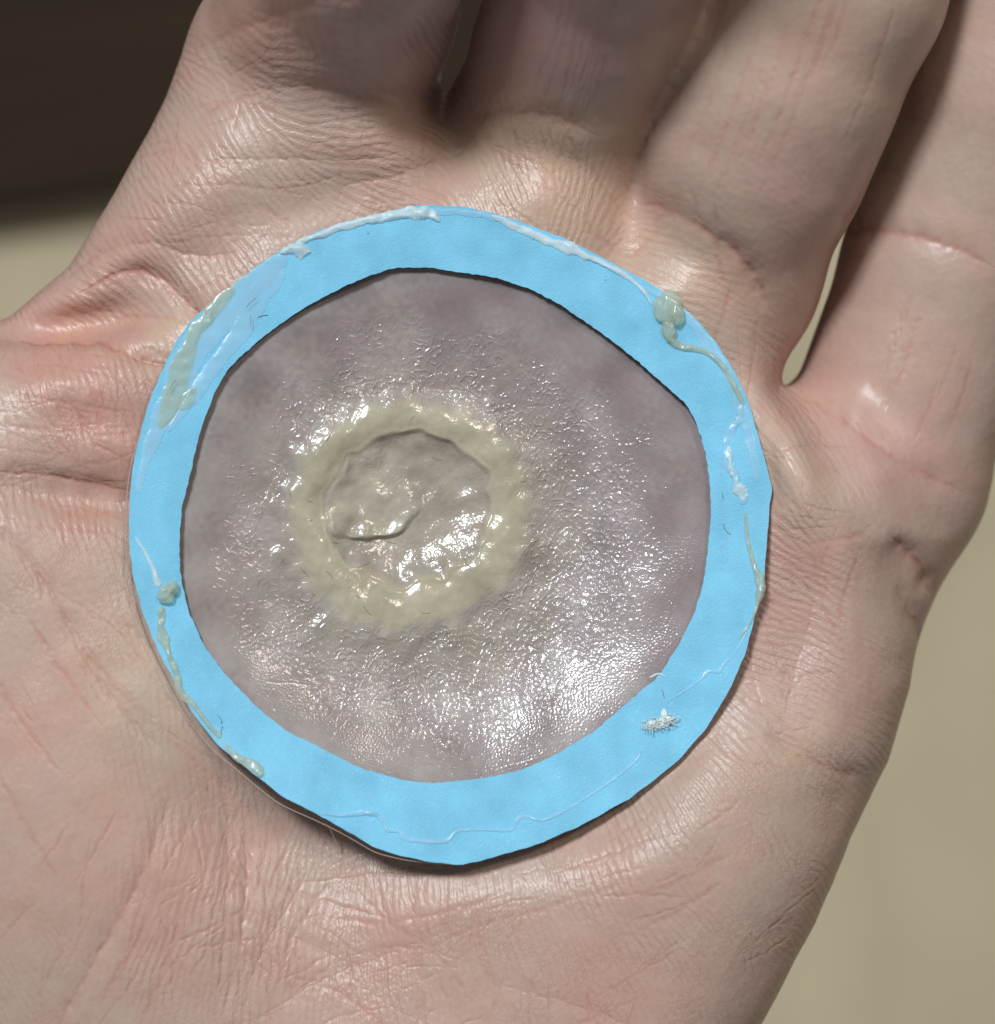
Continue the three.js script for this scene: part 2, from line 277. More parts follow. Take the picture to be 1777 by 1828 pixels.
const sampleG = (arr, n, u, v) => {           // bilinear, u v in texels
  const x = clamp(u, 0, n - 1.001), y = clamp(v, 0, n - 1.001), a = x | 0, b = y | 0, fx = x - a, fy = y - b, k = b * n + a;
  return lerp(lerp(arr[k], arr[k + 1], fx), lerp(arr[k + n], arr[k + n + 1], fx), fy);
};
// where ridges are strong: palm yes, fingers and the smooth thenar less
const soft = (px, py, x, y, r) => Math.exp(-((px - x) ** 2 + (py - y) ** 2) / (r * r));
function ridgeAmp(px, py) {
  let a = 1;
  a *= 1 - 0.8 * soft(px, py, 60, 1450, 330);
  a *= 1 - 0.85 * smooth(40, -40, py - 60 - (px > 820 ? (px - 820) * 0.9 : 0)) * (px > 330 ? 1 : 0.5);
  if (px > 1400) a *= 1 - 0.85 * smooth(0, 160, px - 1400 - Math.max(0, (py - 700)) * 0.25) * smooth(1400, 1100, py);
  return a * (0.75 + 0.5 * n2(px * 0.006, py * 0.006));
}
const bumpArr = new Float32Array(TN * TN);
for (let j = 0; j < TN; j++) for (let i = 0; i < TN; i++) {
  const px = TX0 + (i + 0.5) / TN * TSPAN, py = TY0 + (j + 0.5) / TN * TSPAN, k = j * TN + i;
  const r = sampleG(ridge, RN, i / 2, j / 2), am = ridgeAmp(px, py), pore = n2(px * 0.09, py * 0.09);
  bumpArr[k] = 0.027 * am * r * (0.7 + 0.55 * pore) - 0.7 * groove[k] + 0.007 * n2(px * 0.05, py * 0.05) + 0.0022 * n2(px * 0.22, py * 0.22) + 0.012 * n2(px * 0.012, py * 0.012);
}
const BUMP0 = 0.6;                                             // mm from black to white
const skinBump = grayTex(TN, bumpArr.map((v) => v / BUMP0 + 0.5));
// skin colour: blood and callus under the skin, patches as seen on this palm [px, py, r, [dr, dg, db]]
const TINTS = [[80, 560, 120, [0.03, -0.07, -0.06]], [200, 700, 140, [0.03, -0.045, -0.04]], [200, 880, 120, [0.01, -0.05, -0.045]], [270, 400, 110, [0.01, -0.05, -0.04]], [700, 330, 110, [-0.01, -0.05, -0.05]], [420, 30, 110, [0.02, -0.06, -0.05]], [700, 10, 120, [0.0, -0.05, -0.03]],
  [980, 60, 130, [0.02, -0.06, -0.035]], [300, 590, 70, [0.05, 0.05, 0.01]], [110, 570, 40, [0.05, 0.05, 0.01]], [1000, 330, 130, [0.05, 0.035, -0.01]], [1230, 480, 120, [0.05, 0.03, -0.01]], [840, 230, 60, [0.06, 0.05, 0.0]], [1440, 900, 90, [0.07, 0.07, 0.03]], [1370, 760, 60, [0.06, 0.06, 0.02]],
  [240, 1230, 140, [0.05, 0.055, 0.02]], [1400, 1010, 90, [0.0, -0.05, -0.035]], [1430, 720, 70, [0.0, -0.08, -0.065]], [1560, 640, 170, [0.03, -0.01, -0.01]], [1620, 830, 120, [0.01, -0.03, 0.0]], [300, 1600, 150, [0.03, -0.04, -0.035]], [640, 1750, 160, [0.03, -0.03, -0.025]], [60, 1250, 120, [0.02, -0.03, -0.02]],
  [1080, 1700, 160, [0.03, -0.03, -0.02]], [1450, 1200, 140, [0.0, -0.03, -0.015]], [1400, 120, 160, [0.04, 0.02, 0.0]], [1400, 330, 120, [-0.01, -0.04, -0.015]], [1310, 1000, 90, [0.02, -0.03, -0.02]], [1420, 1340, 50, [0.05, 0.05, 0.0]], [130, 1480, 160, [0.03, 0.0, 0.0]]];
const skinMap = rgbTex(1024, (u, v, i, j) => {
  const px = TX0 + u * TSPAN, py = TY0 + v * TSPAN;
  let c = [0.468, 0.328, 0.275];
  const jx = px + 50 * n2(px * 0.006, py * 0.006), jy = py + 50 * n2(px * 0.006 + 9, py * 0.006);
  for (const [x, y, r, d] of TINTS) { const q = ((jx - x) ** 2 + (jy - y) ** 2) / (r * r); if (q > 6) continue; const w = Math.exp(-q); for (let k = 0; k < 3; k++) c[k] += 0.7 * d[k] * w; }
  const m = fbm(px * 0.004, py * 0.004, 3), f = fbm(px * 0.018 + 5, py * 0.018, 3), s = n2(px * 0.06, py * 0.06);
  c[0] += 0.012 * m + 0.018 * f + 0.006 * s; c[1] += -0.02 * m + 0.02 * f + 0.008 * s; c[2] += -0.02 * m + 0.018 * f + 0.008 * s;
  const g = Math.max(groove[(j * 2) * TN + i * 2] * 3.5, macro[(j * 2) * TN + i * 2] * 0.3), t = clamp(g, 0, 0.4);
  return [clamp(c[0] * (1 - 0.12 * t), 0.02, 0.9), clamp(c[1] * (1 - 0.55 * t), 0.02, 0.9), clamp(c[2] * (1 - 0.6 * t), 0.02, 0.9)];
});
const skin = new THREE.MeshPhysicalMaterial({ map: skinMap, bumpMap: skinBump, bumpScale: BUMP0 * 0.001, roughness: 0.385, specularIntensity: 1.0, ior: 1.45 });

// ----- surface nets over the distance field, then the folds pressed in
{
  const h = 0.62, lo = [-68, -30, -96], hi = [70, 40, 96];
  const n = lo.map((a, i) => Math.ceil((hi[i] - a) / h / 8) * 8 + 1), [nx, ny, nz] = n;
  const D = new Float32Array(nx * ny * nz).fill(9), at = (i, j, k) => (k * ny + j) * nx + i;
  for (let k = 0; k < nz - 1; k += 8) for (let j = 0; j < ny - 1; j += 8) for (let i = 0; i < nx - 1; i += 8) {
    const dc = handSDF(lo[0] + (i + 4) * h, lo[1] + (j + 4) * h, lo[2] + (k + 4) * h);
    const far = Math.abs(dc) > 8 * h * 0.87 * 1.35 + 0.8;
    for (let c = k; c <= k + 8; c++) for (let b = j; b <= j + 8; b++) for (let a = i; a <= i + 8; a++) {
      const q = at(a, b, c);
      if (far) { if (D[q] === 9) D[q] = dc; } else if (D[q] === 9 || Math.abs(D[q]) > 5) D[q] = handSDF(lo[0] + a * h, lo[1] + b * h, lo[2] + c * h);
    }
  }
  const pos = [], idx = [], vid = new Int32Array(nx * ny * nz).fill(-1);
  for (let k = 0; k < nz - 1; k++) for (let j = 0; j < ny - 1; j++) for (let i = 0; i < nx - 1; i++) {
    let sx = 0, sy = 0, sz = 0, m = 0;
    const c = [D[at(i, j, k)], D[at(i + 1, j, k)], D[at(i, j + 1, k)], D[at(i + 1, j + 1, k)], D[at(i, j, k + 1)], D[at(i + 1, j, k + 1)], D[at(i, j + 1, k + 1)], D[at(i + 1, j + 1, k + 1)]];
    let neg = 0; for (const v of c) neg += v < 0; if (neg === 0 || neg === 8) continue;
    for (const [p, q] of [[0, 1], [2, 3], [4, 5], [6, 7], [0, 2], [1, 3], [4, 6], [5, 7], [0, 4], [1, 5], [2, 6], [3, 7]]) if ((c[p] < 0) !== (c[q] < 0)) {
      const t = c[p] / (c[p] - c[q]);
      sx += (p & 1) + ((q & 1) - (p & 1)) * t; sy += (p >> 1 & 1) + ((q >> 1 & 1) - (p >> 1 & 1)) * t; sz += (p >> 2) + ((q >> 2) - (p >> 2)) * t; m++;
    }
    vid[at(i, j, k)] = pos.length / 3; pos.push(lo[0] + (i + sx / m) * h, lo[1] + (j + sy / m) * h, lo[2] + (k + sz / m) * h);
  }
  const quad = (a, b, c, d, flip) => { if (a < 0 || b < 0 || c < 0 || d < 0) return; flip ? idx.push(a, c, b, a, d, c) : idx.push(a, b, c, a, c, d); };
  for (let k = 1; k < nz - 1; k++) for (let j = 1; j < ny - 1; j++) for (let i = 1; i < nx - 1; i++) {
    const d = D[at(i, j, k)], s = d < 0;
    if (s !== (D[at(i + 1, j, k)] < 0)) quad(vid[at(i, j - 1, k - 1)], vid[at(i, j, k - 1)], vid[at(i, j, k)], vid[at(i, j - 1, k)], !s);
    if (s !== (D[at(i, j + 1, k)] < 0)) quad(vid[at(i - 1, j, k - 1)], vid[at(i - 1, j, k)], vid[at(i, j, k)], vid[at(i, j, k - 1)], !s);
    if (s !== (D[at(i, j, k + 1)] < 0)) quad(vid[at(i - 1, j - 1, k)], vid[at(i, j - 1, k)], vid[at(i, j, k)], vid[at(i - 1, j, k)], !s);
  }
  const uv = new Float32Array(pos.length / 3 * 2);
  for (let v = 0; v < pos.length / 3; v++) {
    let x = pos[v * 3], y = pos[v * 3 + 1], z = pos[v * 3 + 2];
    const e = 0.4, gx = handSDF(x + e, y, z) - handSDF(x - e, y, z), gy = handSDF(x, y + e, z) - handSDF(x, y - e, z), gz = handSDF(x, y, z + e) - handSDF(x, y, z - e), l = Math.hypot(gx, gy, gz) || 1;
    const up = gy / l, d = handSDF(x, y, z); x -= gx / l * d; y -= gy / l * d; z -= gz / l * d;
    const px = PX(x), py = PY(z);
    if (up > 0.15) {
      let s = sampleG(macro, TN, toT(px, TX0), toT(py, TY0)); if (px < TX0 || py < TY0 || px > TX0 + TSPAN || py > TY0 + TSPAN) s = 0;
      s -= 0.05 * n2(px * 0.008, py * 0.008) + 0.022 * n2(px * 0.02, py * 0.02);
      x -= gx / l * s; y -= gy / l * s; z -= gz / l * s;
      // the soft palm gives way under the patch
      const th = Math.atan2(py - CY, px - CX), r = Math.hypot(px - CX, py - CY), ro = rOut(th), w = smooth(ro + 26, ro - 6, r);
      if (w > 0) { const lim = Hd(px, py) - 0.52 - (0.30 + bowl(r)) * smooth(540, 440, r); if (y > lim) y = lerp(y, lim - 0.02 * (y - lim), w); }
    }
    pos[v * 3] = x; pos[v * 3 + 1] = y; pos[v * 3 + 2] = z;
    uv[v * 2] = (px - TX0) / TSPAN; uv[v * 2 + 1] = (py - TY0) / TSPAN;
  }
  const hand = finish(new THREE.Mesh(geom(pos, idx, uv), skin), 'hand');
  hand.userData = { label: 'open left hand, palm up, carrying the round patch', category: 'hand' };
  
}

// ---------------------------------------------------------------- the patch itself
const patch = new THREE.Group(); patch.name = 'silicone_patch';
patch.userData = { label: 'round translucent silicone wound patch in a blue paper ring on the palm', category: 'patch' };
scene.add(patch);
const P3 = (px, py, h) => [X(px, h), h, Z(py, h)];

// blue paper ring, cut by hand: facets at the traced corners, fine waver of the blade
{
  const NA = 900, NR = 10, pos = [], idx = [], uv = [];
  for (let a = 0; a < NA; a++) {
    const th = a / NA * Math.PI * 2, c = Math.cos(th), s = Math.sin(th);
    const ri = rIn(th) + 1.0 * n2(c * 22, s * 22) + 0.3 * n2(c * 90, s * 90), ro = rOut(th) + 0.9 * n2(c * 16 + 5, s * 16) + 0.2 * n2(c * 90, s * 90 + 4);
    for (let side = 0; side < 2; side++) for (let k = 0; k <= NR; k++) {
      const r = lerp(ri, ro, k / NR), px = CX + r * c, py = CY + r * s, curl = 0.10 * n2(px * 0.006, py * 0.006) + 0.35 * soft(px, py, 560, 1450, 120) * smooth(0.3, 1, k / NR);
      const h = Hd(px, py) + curl + (side ? 0 : PAPER);
      const q = P3(px, py, h); pos.push(...q); uv.push(q[0] / 18, q[2] / 18);
    }
  }
  const R = NR + 1, V = (a, side, k) => (a % NA) * R * 2 + side * R + k;
  for (let a = 0; a < NA; a++) {
    for (let k = 0; k < NR; k++) {
      idx.push(V(a, 0, k), V(a + 1, 0, k), V(a + 1, 0, k + 1), V(a, 0, k), V(a + 1, 0, k + 1), V(a, 0, k + 1));
      idx.push(V(a, 1, k), V(a + 1, 1, k + 1), V(a + 1, 1, k), V(a, 1, k), V(a, 1, k + 1), V(a + 1, 1, k + 1));
    }
  }
  // make the cut edges with their own vertices so they stay crisp
  const edge = (k, flip) => { for (let a = 0; a < NA; a++) { const b = pos.length / 3; for (const [q, s] of [[a, 0], [a + 1, 0], [a + 1, 1], [a, 1]]) { const v = V(q, s, k); pos.push(pos[v * 3], pos[v * 3 + 1], pos[v * 3 + 2]); uv.push(uv[v * 2], uv[v * 2 + 1]); } flip ? idx.push(b, b + 1, b + 2, b, b + 2, b + 3) : idx.push(b, b + 2, b + 1, b, b + 3, b + 2); } };
  edge(0, false); edge(NR, true);
  for (let i = 0; i < idx.length; i += 3) { const t = idx[i + 1]; idx[i + 1] = idx[i + 2]; idx[i + 2] = t; }
  const n = 1024, pb = new Float32Array(n * n);
  for (let j = 0; j < n; j++) for (let i = 0; i < n; i++) pb[j * n + i] = 0.5 + 0.25 * n2(i * 0.05, j * 0.05) + 0.2 * n2(i * 0.14, j * 0.14 + 9) + 0.12 * n2(i * 0.33, j * 0.33) ;
  for (let q = 0; q < 2200; q++) {                         // paper fibres
    let x = rnd() * n, y = rnd() * n, a = rnd() * 6.28; const L = 8 + rnd() * 22, v = rnd() < 0.5 ? 0.25 : -0.18;
    for (let t = 0; t < L; t++) { x += Math.cos(a); y += Math.sin(a); a += (rnd() - 0.5) * 0.25; const k = ((y | 0) + n) % n * n + ((x | 0) + n) % n; pb[k] += v; }
  }
  const cmap = rgbTex(512, (u, v) => { const f = 1 + 0.13 * fbm(u * 4, v * 4, 4) + 0.06 * n2(u * 120, v * 120), w = 0.10 * smooth(0.25, 0.7, fbm(u * 14 + 3, v * 14, 3)); return [lerp(0.185 * f, 0.6, w), lerp(0.53 * f, 0.8, w), lerp(0.765 * f, 0.86, w)]; });
  const rmap = rgbTex(512, (u, v) => { const f = clamp(0.60 - 0.38 * smooth(0.30, 0.75, n2(u * 70, v * 70) * 0.6 + 0.4 * n2(u * 7, v * 7))); return [f, f, f]; });
  const mat = new THREE.MeshPhysicalMaterial({ map: cmap, bumpMap: grayTex(n, pb), bumpScale: 0.000022, roughnessMap: rmap, roughness: 1, specularIntensity: 0.7 });
  const m = finish(new THREE.Mesh(geom(pos, idx, uv), mat), 'paper_ring', patch);
  m.userData.label = 'hand-cut light blue paper ring';
}

// clear plastic sheet under the ring, showing past its lower left edge
{
  const NA = 360, pos = [], idx = [];
  for (let s = 0; s < 2; s++) for (let k = 0; k < 2; k++) for (let a = 0; a < NA; a++) {
    const th = a / NA * Math.PI * 2, c = Math.cos(th), sn = Math.sin(th), r0 = rOut(th) - 8 + 20 * smooth(0.2, 1, -c * 0.75 + sn * 0.62) + 4 * n2(c * 2, sn * 2), r = k ? r0 : rIn(th) + 24, px = CX + r * c, py = CY + r * sn;
    pos.push(...P3(px, py, Hd(px, py) - 0.10 - (s ? 0.16 : 0)));
  }
  const V = (s, k, a) => (s * 2 + k) * NA + a % NA;
  for (let a = 0; a < NA; a++) {
    idx.push(V(0, 0, a), V(0, 1, a + 1), V(0, 1, a), V(0, 0, a), V(0, 0, a + 1), V(0, 1, a + 1));
    idx.push(V(1, 0, a), V(1, 1, a), V(1, 1, a + 1), V(1, 0, a), V(1, 1, a + 1), V(1, 0, a + 1));
    idx.push(V(0, 1, a), V(0, 1, a + 1), V(1, 1, a + 1), V(0, 1, a), V(1, 1, a + 1), V(1, 1, a));
  }
  finish(new THREE.Mesh(geom(pos, idx), new THREE.MeshPhysicalMaterial({ color: 0xffffff, transmission: 1, thickness: 0, roughness: 0.04, ior: 1.4, specularIntensity: 0.3 })), 'clear_backing', patch);
  const rimPts = [];
  for (let a = 0; a < NA; a++) { const th = (a / NA) * Math.PI * 2; if (th > 1.35 && th < 3.5) { const v = V(0, 1, a) * 3; rimPts.push(new THREE.Vector3(pos[v] * 0.001, (pos[v + 1] - 0.08) * 0.001, pos[v + 2] * 0.001)); } }
  const sheet = patch.children[patch.children.length - 1];
  finish(new THREE.Mesh(new THREE.TubeGeometry(new THREE.CatmullRomCurve3(rimPts), 300, 0.000035, 5), new THREE.MeshPhysicalMaterial({ color: new THREE.Color().setRGB(0.8, 0.68, 0.62), transmission: 0.5, thickness: 0, roughness: 0.25 })), 'cut_edge_glint', sheet);  // pale hairline added on the cut edge, its colour standing for caught light
}

// silicone membrane with the raised wound in it
const WX = 722, WY = 918;
const inR = (th) => 138 + 10 * Math.cos(2 * th + 0.4) + 7 * n2(Math.cos(th) * 1.6, Math.sin(th) * 1.6);
const rimW = (th) => 62 + 24 * smooth(0.2, 1, Math.sin(th)) + 10 * smooth(0.3, 1, -Math.cos(th)) + 14 * smooth(0.5, 1, Math.cos(th)) + 5 * n2(Math.cos(th) * 2 + 4, Math.sin(th) * 2);
function wound(px, py) {               // [height mm, share of thick yellow silicone, share of crater floor]
  if ((px - WX) ** 2 + (py - WY) ** 2 > 410 ** 2) return [0, 0, 0];
  const wx = px + 5 * n2(px * 0.02, py * 0.02) , wy = py + 5 * n2(px * 0.02 + 7, py * 0.02);
  const dx = wx - WX - 8, dy = wy - WY + 12, th = Math.atan2(dy, dx), r = Math.hypot(dx, dy * 0.96), ri = inR(th), w = rimW(th), ro = ri + w;
  
  const calm = 0.08 * n2(px * 0.011, py * 0.011) + 0.014 * n2(px * 0.03, py * 0.03);
  const skirt = 1 - smooth(ro - 20, ro + 130, r), t = (r - ri - w * 0.42) / (w * (r < ri + w * 0.42 ? 0.72 : 0.66)), rim = Math.exp(-t * t);
  const floor = 1 - smooth(ri - 8, ri + 3, r), lip = Math.exp(-(((r - ri - 3) / 5) ** 2)) * 0.07;
  let h = 0.45 * skirt + 1.0 * rim + calm * Math.min(1, rim + skirt) + lip;
  // the loose flap that covers the upper left of the crater
  const fx = wx - 655, fy = wy - 872, fl = Math.hypot(fx / 112, fy / 95) + 0.06 * n2(px * 0.018, py * 0.018), crisp = smooth(-0.2, 0.7, fy / 95);
  const edge = 1 - smooth(lerp(0.35, 0.88, crisp), 1.0, fl), lump = 0.13 * n2(px * 0.013 + 3, py * 0.013) + 0.035 * n2(px * 0.028, py * 0.028 + 3);
  const gran = 0.05 * n2(px * 0.018 + 20, py * 0.018) + 0.008 * n2(px * 0.05, py * 0.05 + 20);
  h += floor * (-0.15 + gran + edge * (0.42 + lump) + 0.18 * soft(px, py, 820, 1000, 70));
  const yellow = clamp(Math.max((1 - smooth(ro - 26, ro + 24, r + 7 * n2(px * 0.016 + 30, py * 0.016))) * (1 - floor), edge * floor * 0.75));
  return [h, yellow, floor * (1 - edge)];
}
const Hm = (px, py) => Hd(px, py) - 0.40 - bowl(Math.hypot(px - CX, py - CY)) - 0.12 * n2(px * 0.005, py * 0.005 + 4);
{
  const NA = 840, NR = 300, pos = [], idx = [], uv = [], col = [];
  const MS = 1000, MX0 = 295, MY0 = 440;
  for (let a = 0; a < NA; a++) {
    const th = a / NA * Math.PI * 2, c = Math.cos(th), s = Math.sin(th), R = rIn(th) + 20;
    for (let k = 0; k <= NR; k++) {
      const r = R * (k + 0.02) / NR, px = CX + r * c, py = CY + r * s, [h, y, f] = wound(px, py), hh = Math.min(Hm(px, py) + h, r > R - 45 ? Hd(px, py) - 0.28 : 9);
      const p = P3(px, py, hh); pos.push(...p); uv.push((PX(p[0]) - MX0) / MS, (PY(p[2]) - MY0) / MS);
    }
  }
  for (let a = 0; a < NA; a++) for (let k = 0; k < NR; k++) { const A = a * (NR + 1) + k, B = ((a + 1) % NA) * (NR + 1) + k; idx.push(A, B + 1, B, A, A + 1, B + 1); }
  for (let i = 0; i < idx.length; i += 3) { const t = idx[i + 1]; idx[i + 1] = idx[i + 2]; idx[i + 2] = t; }
  const n = 1024;
  // crinkled cast texture: band-passed noise
  const blur = (src, sg) => { const K = Math.ceil(sg * 2.5), w = []; let t = 0; for (let i = -K; i <= K; i++) { const e = Math.exp(-i * i / (2 * sg * sg)); w.push(e); t += e; } const tmp = new Float32Array(n * n), out = new Float32Array(n * n);
    for (let j = 0; j < n; j++) for (let i = 0; i < n; i++) { let s = 0; for (let q = -K; q <= K; q++) s += w[q + K] * src[j * n + ((i + q + n) % n)]; tmp[j * n + i] = s / t; }
    for (let j = 0; j < n; j++) for (let i = 0; i < n; i++) { let s = 0; for (let q = -K; q <= K; q++) s += w[q + K] * tmp[((j + q + n) % n) * n + i]; out[j * n + i] = s / t; } return out; };
  const norm = (a) => { let s = 0; for (const v of a) s += v * v; s = Math.sqrt(s / a.length); for (let i = 0; i < a.length; i++) a[i] /= s; return a; };
  const white = () => { const a = new Float32Array(n * n); for (let i = 0; i < a.length; i++) a[i] = rnd() * 2 - 1; return a; };
  const dog = (a, s1, s2) => { const p = blur(a, s1), q = blur(a, s2); for (let i = 0; i < p.length; i++) p[i] -= q[i]; return norm(p); };
  let worm = dog(white(), 1.8, 3.1); for (let it = 0; it < 2; it++) { for (let i = 0; i < worm.length; i++) worm[i] = Math.tanh(1.6 * worm[i]); worm = dog(worm, 1.5, 3.7); }
  const wide = dog(white(), 4.2, 7.6), line = wide.map((v) => Math.exp(-((v / 0.62) ** 2)) - 0.4);
  const fine = dog(white(), 1.1, 2.0), mid = dog(white(), 5, 9);
  const scr = new Float32Array(n * n);
  const scratch = (x0, y0, x1, y1, v, w) => { const L = Math.hypot(x1 - x0, y1 - y0), nn = Math.ceil(L), ph = rnd() * 99; for (let t = 0; t <= nn; t++) { const u = t / nn, x = lerp(x0, x1, u) + 2 * n2(t * 0.03, ph), y = lerp(y0, y1, u) + 2 * n2(t * 0.03, ph + 5); for (let q = -3; q <= 3; q++) for (let p = -3; p <= 3; p++) { const i = Math.round(x) + p, j = Math.round(y) + q; if (i < 0 || j < 0 || i >= n || j >= n) continue; const e = v * Math.exp(-(p * p + q * q) / (w * w)); if (Math.abs(e) > Math.abs(scr[j * n + i])) scr[j * n + i] = e; } } };
  const T = (px, py) => [(px - MX0) / MS * n, (py - MY0) / MS * n];
  for (let q = 0; q < 260; q++) {                                  // cross-hatched lines of the casting, most on the right of the wound
    const a = rnd() < 0.6 ? (rnd() * 0.5 - 1.25) : rnd() * 3.14, rr = 170 + 220 * rnd(), t = rnd() < 0.55 ? (rnd() - 0.5) * 1.9 : rnd() * 6.28, [x, y] = T(WX + 40 + rr * Math.cos(t), WY + 20 + rr * Math.sin(t)), L = 30 + 110 * rnd();
    scratch(x - L / 2 * Math.cos(a), y - L / 2 * Math.sin(a), x + L / 2 * Math.cos(a), y + L / 2 * Math.sin(a), (rnd() < 0.7 ? -1 : 1) * (0.5 + rnd() * 0.6), 1.5);
  }
  for (const [x0, y0, x1, y1] of [[700, 1375, 790, 1350], [735, 1368, 800, 1330], [880, 1372, 960, 1350], [1190, 1110, 1245, 920], [1185, 1140, 1240, 1000], [560, 560, 620, 640], [480, 700, 560, 620]]) scratch(...T(x0, y0), ...T(x1, y1), 1.2, 1.6);
  const mb = new Float32Array(n * n), tr = new Float32Array(n * n), cc = new Float32Array(n * n), cl = new Float32Array(n * n * 3);
  for (let j = 0; j < n; j++) for (let i = 0; i < n; i++) {
    const px = MX0 + (i + 0.5) / n * MS, py = MY0 + (j + 0.5) / n * MS, k = j * n + i, dx = px - WX - 30, dy = py - WY - 20, r = Math.hypot(dx, dy), th = Math.atan2(dy, dx);
    const [, y, f] = wound(px, py), e = rIn(Math.atan2(py - CY, px - CX)) - Math.hypot(px - CX, py - CY);
    const wob = 60 * n2(px * 0.008, py * 0.008), coarse = smooth(560, 380, r + wob) * (1 - 0.95 * y) * (1 - 0.9 * f) * smooth(30, 160, e + wob * 0.8) * (th > -2.4 && th < 2.6 ? 1 : 0.55), grain = smooth(0, 60, e);
    const patchy = smooth(-0.35, 0.35, n2(px * 0.011 + 50, py * 0.011));
    mb[k] = coarse * (0.004 * worm[k] + 0.062 * line[k] * (0.45 + 0.55 * patchy) + 0.008 * mid[k]) + (0.0014 + 0.0015 * smooth(-0.2, 0.6, Math.cos(th - 0.6))) * fine[k] * (1 - 0.5 * y) + 0.020 * scr[k] * (0.4 + 0.6 * coarse) + 0.0025 * y * (mid[k] + 0.5 * worm[k]) + 0.0025 * f * worm[k];
    cc[k] = clamp(0.55 - 0.3 * y - 0.3 * f);
    tr[k] = clamp(0.56 - 0.34 * y - 0.16 * f - 0.10 * coarse + 0.10 * n2(px * 0.007 + 3, py * 0.007));
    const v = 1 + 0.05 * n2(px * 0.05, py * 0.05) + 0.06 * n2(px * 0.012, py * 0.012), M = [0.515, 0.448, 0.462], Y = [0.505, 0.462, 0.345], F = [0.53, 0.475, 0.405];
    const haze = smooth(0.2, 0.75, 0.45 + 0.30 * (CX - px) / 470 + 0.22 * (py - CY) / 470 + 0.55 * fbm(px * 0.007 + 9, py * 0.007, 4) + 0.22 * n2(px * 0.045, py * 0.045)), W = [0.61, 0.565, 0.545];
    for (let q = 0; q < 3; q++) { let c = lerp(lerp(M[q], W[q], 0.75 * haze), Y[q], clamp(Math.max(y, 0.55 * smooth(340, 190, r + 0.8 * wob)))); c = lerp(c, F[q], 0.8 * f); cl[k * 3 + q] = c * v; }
  }
  const B = 0.25;
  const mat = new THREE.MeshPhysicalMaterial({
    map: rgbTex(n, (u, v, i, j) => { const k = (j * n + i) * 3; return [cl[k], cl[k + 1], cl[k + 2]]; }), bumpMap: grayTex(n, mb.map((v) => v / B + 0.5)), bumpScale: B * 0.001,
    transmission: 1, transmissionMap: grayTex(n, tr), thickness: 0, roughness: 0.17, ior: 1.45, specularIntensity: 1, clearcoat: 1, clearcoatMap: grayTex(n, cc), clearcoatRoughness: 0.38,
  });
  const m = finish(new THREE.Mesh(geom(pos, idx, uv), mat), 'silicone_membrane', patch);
  m.userData.label = 'cloudy mauve silicone skin with a raised yellowish wound crater';
}

// milky silicone scraps stuck on the ring: ribbons and lumps
const milky = new THREE.MeshPhysicalMaterial({ color: new THREE.Color().setRGB(0.82, 0.88, 0.82), transmission: 0.75, thickness: 0, roughness: 0.24, ior: 1.42 });
const whitish = new THREE.MeshPhysicalMaterial({ color: new THREE.Color().setRGB(0.86, 0.96, 0.98), transmission: 0.6, thickness: 0, roughness: 0.4, ior: 1.42 });
const filmy = new THREE.MeshPhysicalMaterial({ color: new THREE.Color().setRGB(0.84, 0.97, 1.0), transmission: 0.84, thickness: 0, roughness: 0.3, ior: 1.42 });
function ringTop(px, py) { return Hd(px, py) + PAPER + 0.10 * n2(px * 0.006, py * 0.006) + 0.35 * soft(px, py, 560, 1450, 120) * smooth(380, 560, Math.hypot(px - CX, py - CY)); }
function ribbon(pts, mat, lump = 0.3, name = 'silicone_scrap') {        // pts: [px, py, half width px, thickness mm]
  const cv = new THREE.CatmullRomCurve3(pts.map(([x, y]) => new THREE.Vector3(x, y, 0))), L = cv.getLength(), n = Math.max(12, Math.ceil(L / 2.2)), W = 9, pos = [], idx = [], ph = rnd() * 100;
  for (let i = 0; i <= n; i++) {
    const t = i / n, s = t * L, p = cv.getPoint(t), tg = cv.getTangent(t), u = t * (pts.length - 1), a = Math.min(pts.length - 2, u | 0), f = u - a, end = Math.sqrt(Math.min(1, Math.min(t, 1 - t) * n / 4));
    const w0 = lerp(pts[a][2], pts[a + 1][2], f) * (0.1 + 0.9 * end), th = lerp(pts[a][3], pts[a + 1][3], f) * (0.2 + 0.8 * end);
    const ws = [1, 4].map((o) => w0 * (1 + lump * 1.1 * n2(s * 0.022, ph + o) + lump * 0.35 * n2(s * 0.09, ph + o) + lump * 0.1 * n2(s * 0.3, ph + o)));
    for (let side = 0; side < 2; side++) for (let k = 0; k < W; k++) {
      const c = side ? 1 - 2 * k / (W - 1) : 2 * k / (W - 1) - 1, w = c < 0 ? ws[0] : ws[1], x = p.x - tg.y * c * w, y = p.y + tg.x * c * w;
      const m = 0.45 * clamp(0.8 + 0.6 * n2(x * 0.03 + ph, y * 0.03) + 0.15 * lump * n2(x * 0.1, y * 0.1 + ph), 0.2, 2);
      pos.push(...P3(x, y, ringTop(x, y) + 0.025 + (side ? 0 : 0.02 + th * (1 - Math.abs(c) ** 3) * m)));
    }
  }
  const R = 2 * W;
  for (let i = 0; i < n; i++) for (let k = 0; k < R; k++) { const a = i * R + k, b = i * R + (k + 1) % R; idx.push(a, b, b + R, a, b + R, a + R); }
  for (const [o, rev] of [[0, false], [n * R, true]]) for (let k = 1; k + 1 < R; k++) rev ? idx.push(o, o + k, o + k + 1) : idx.push(o, o + k + 1, o + k);
  return finish(new THREE.Mesh(geom(pos, idx), mat), name, patch);
}
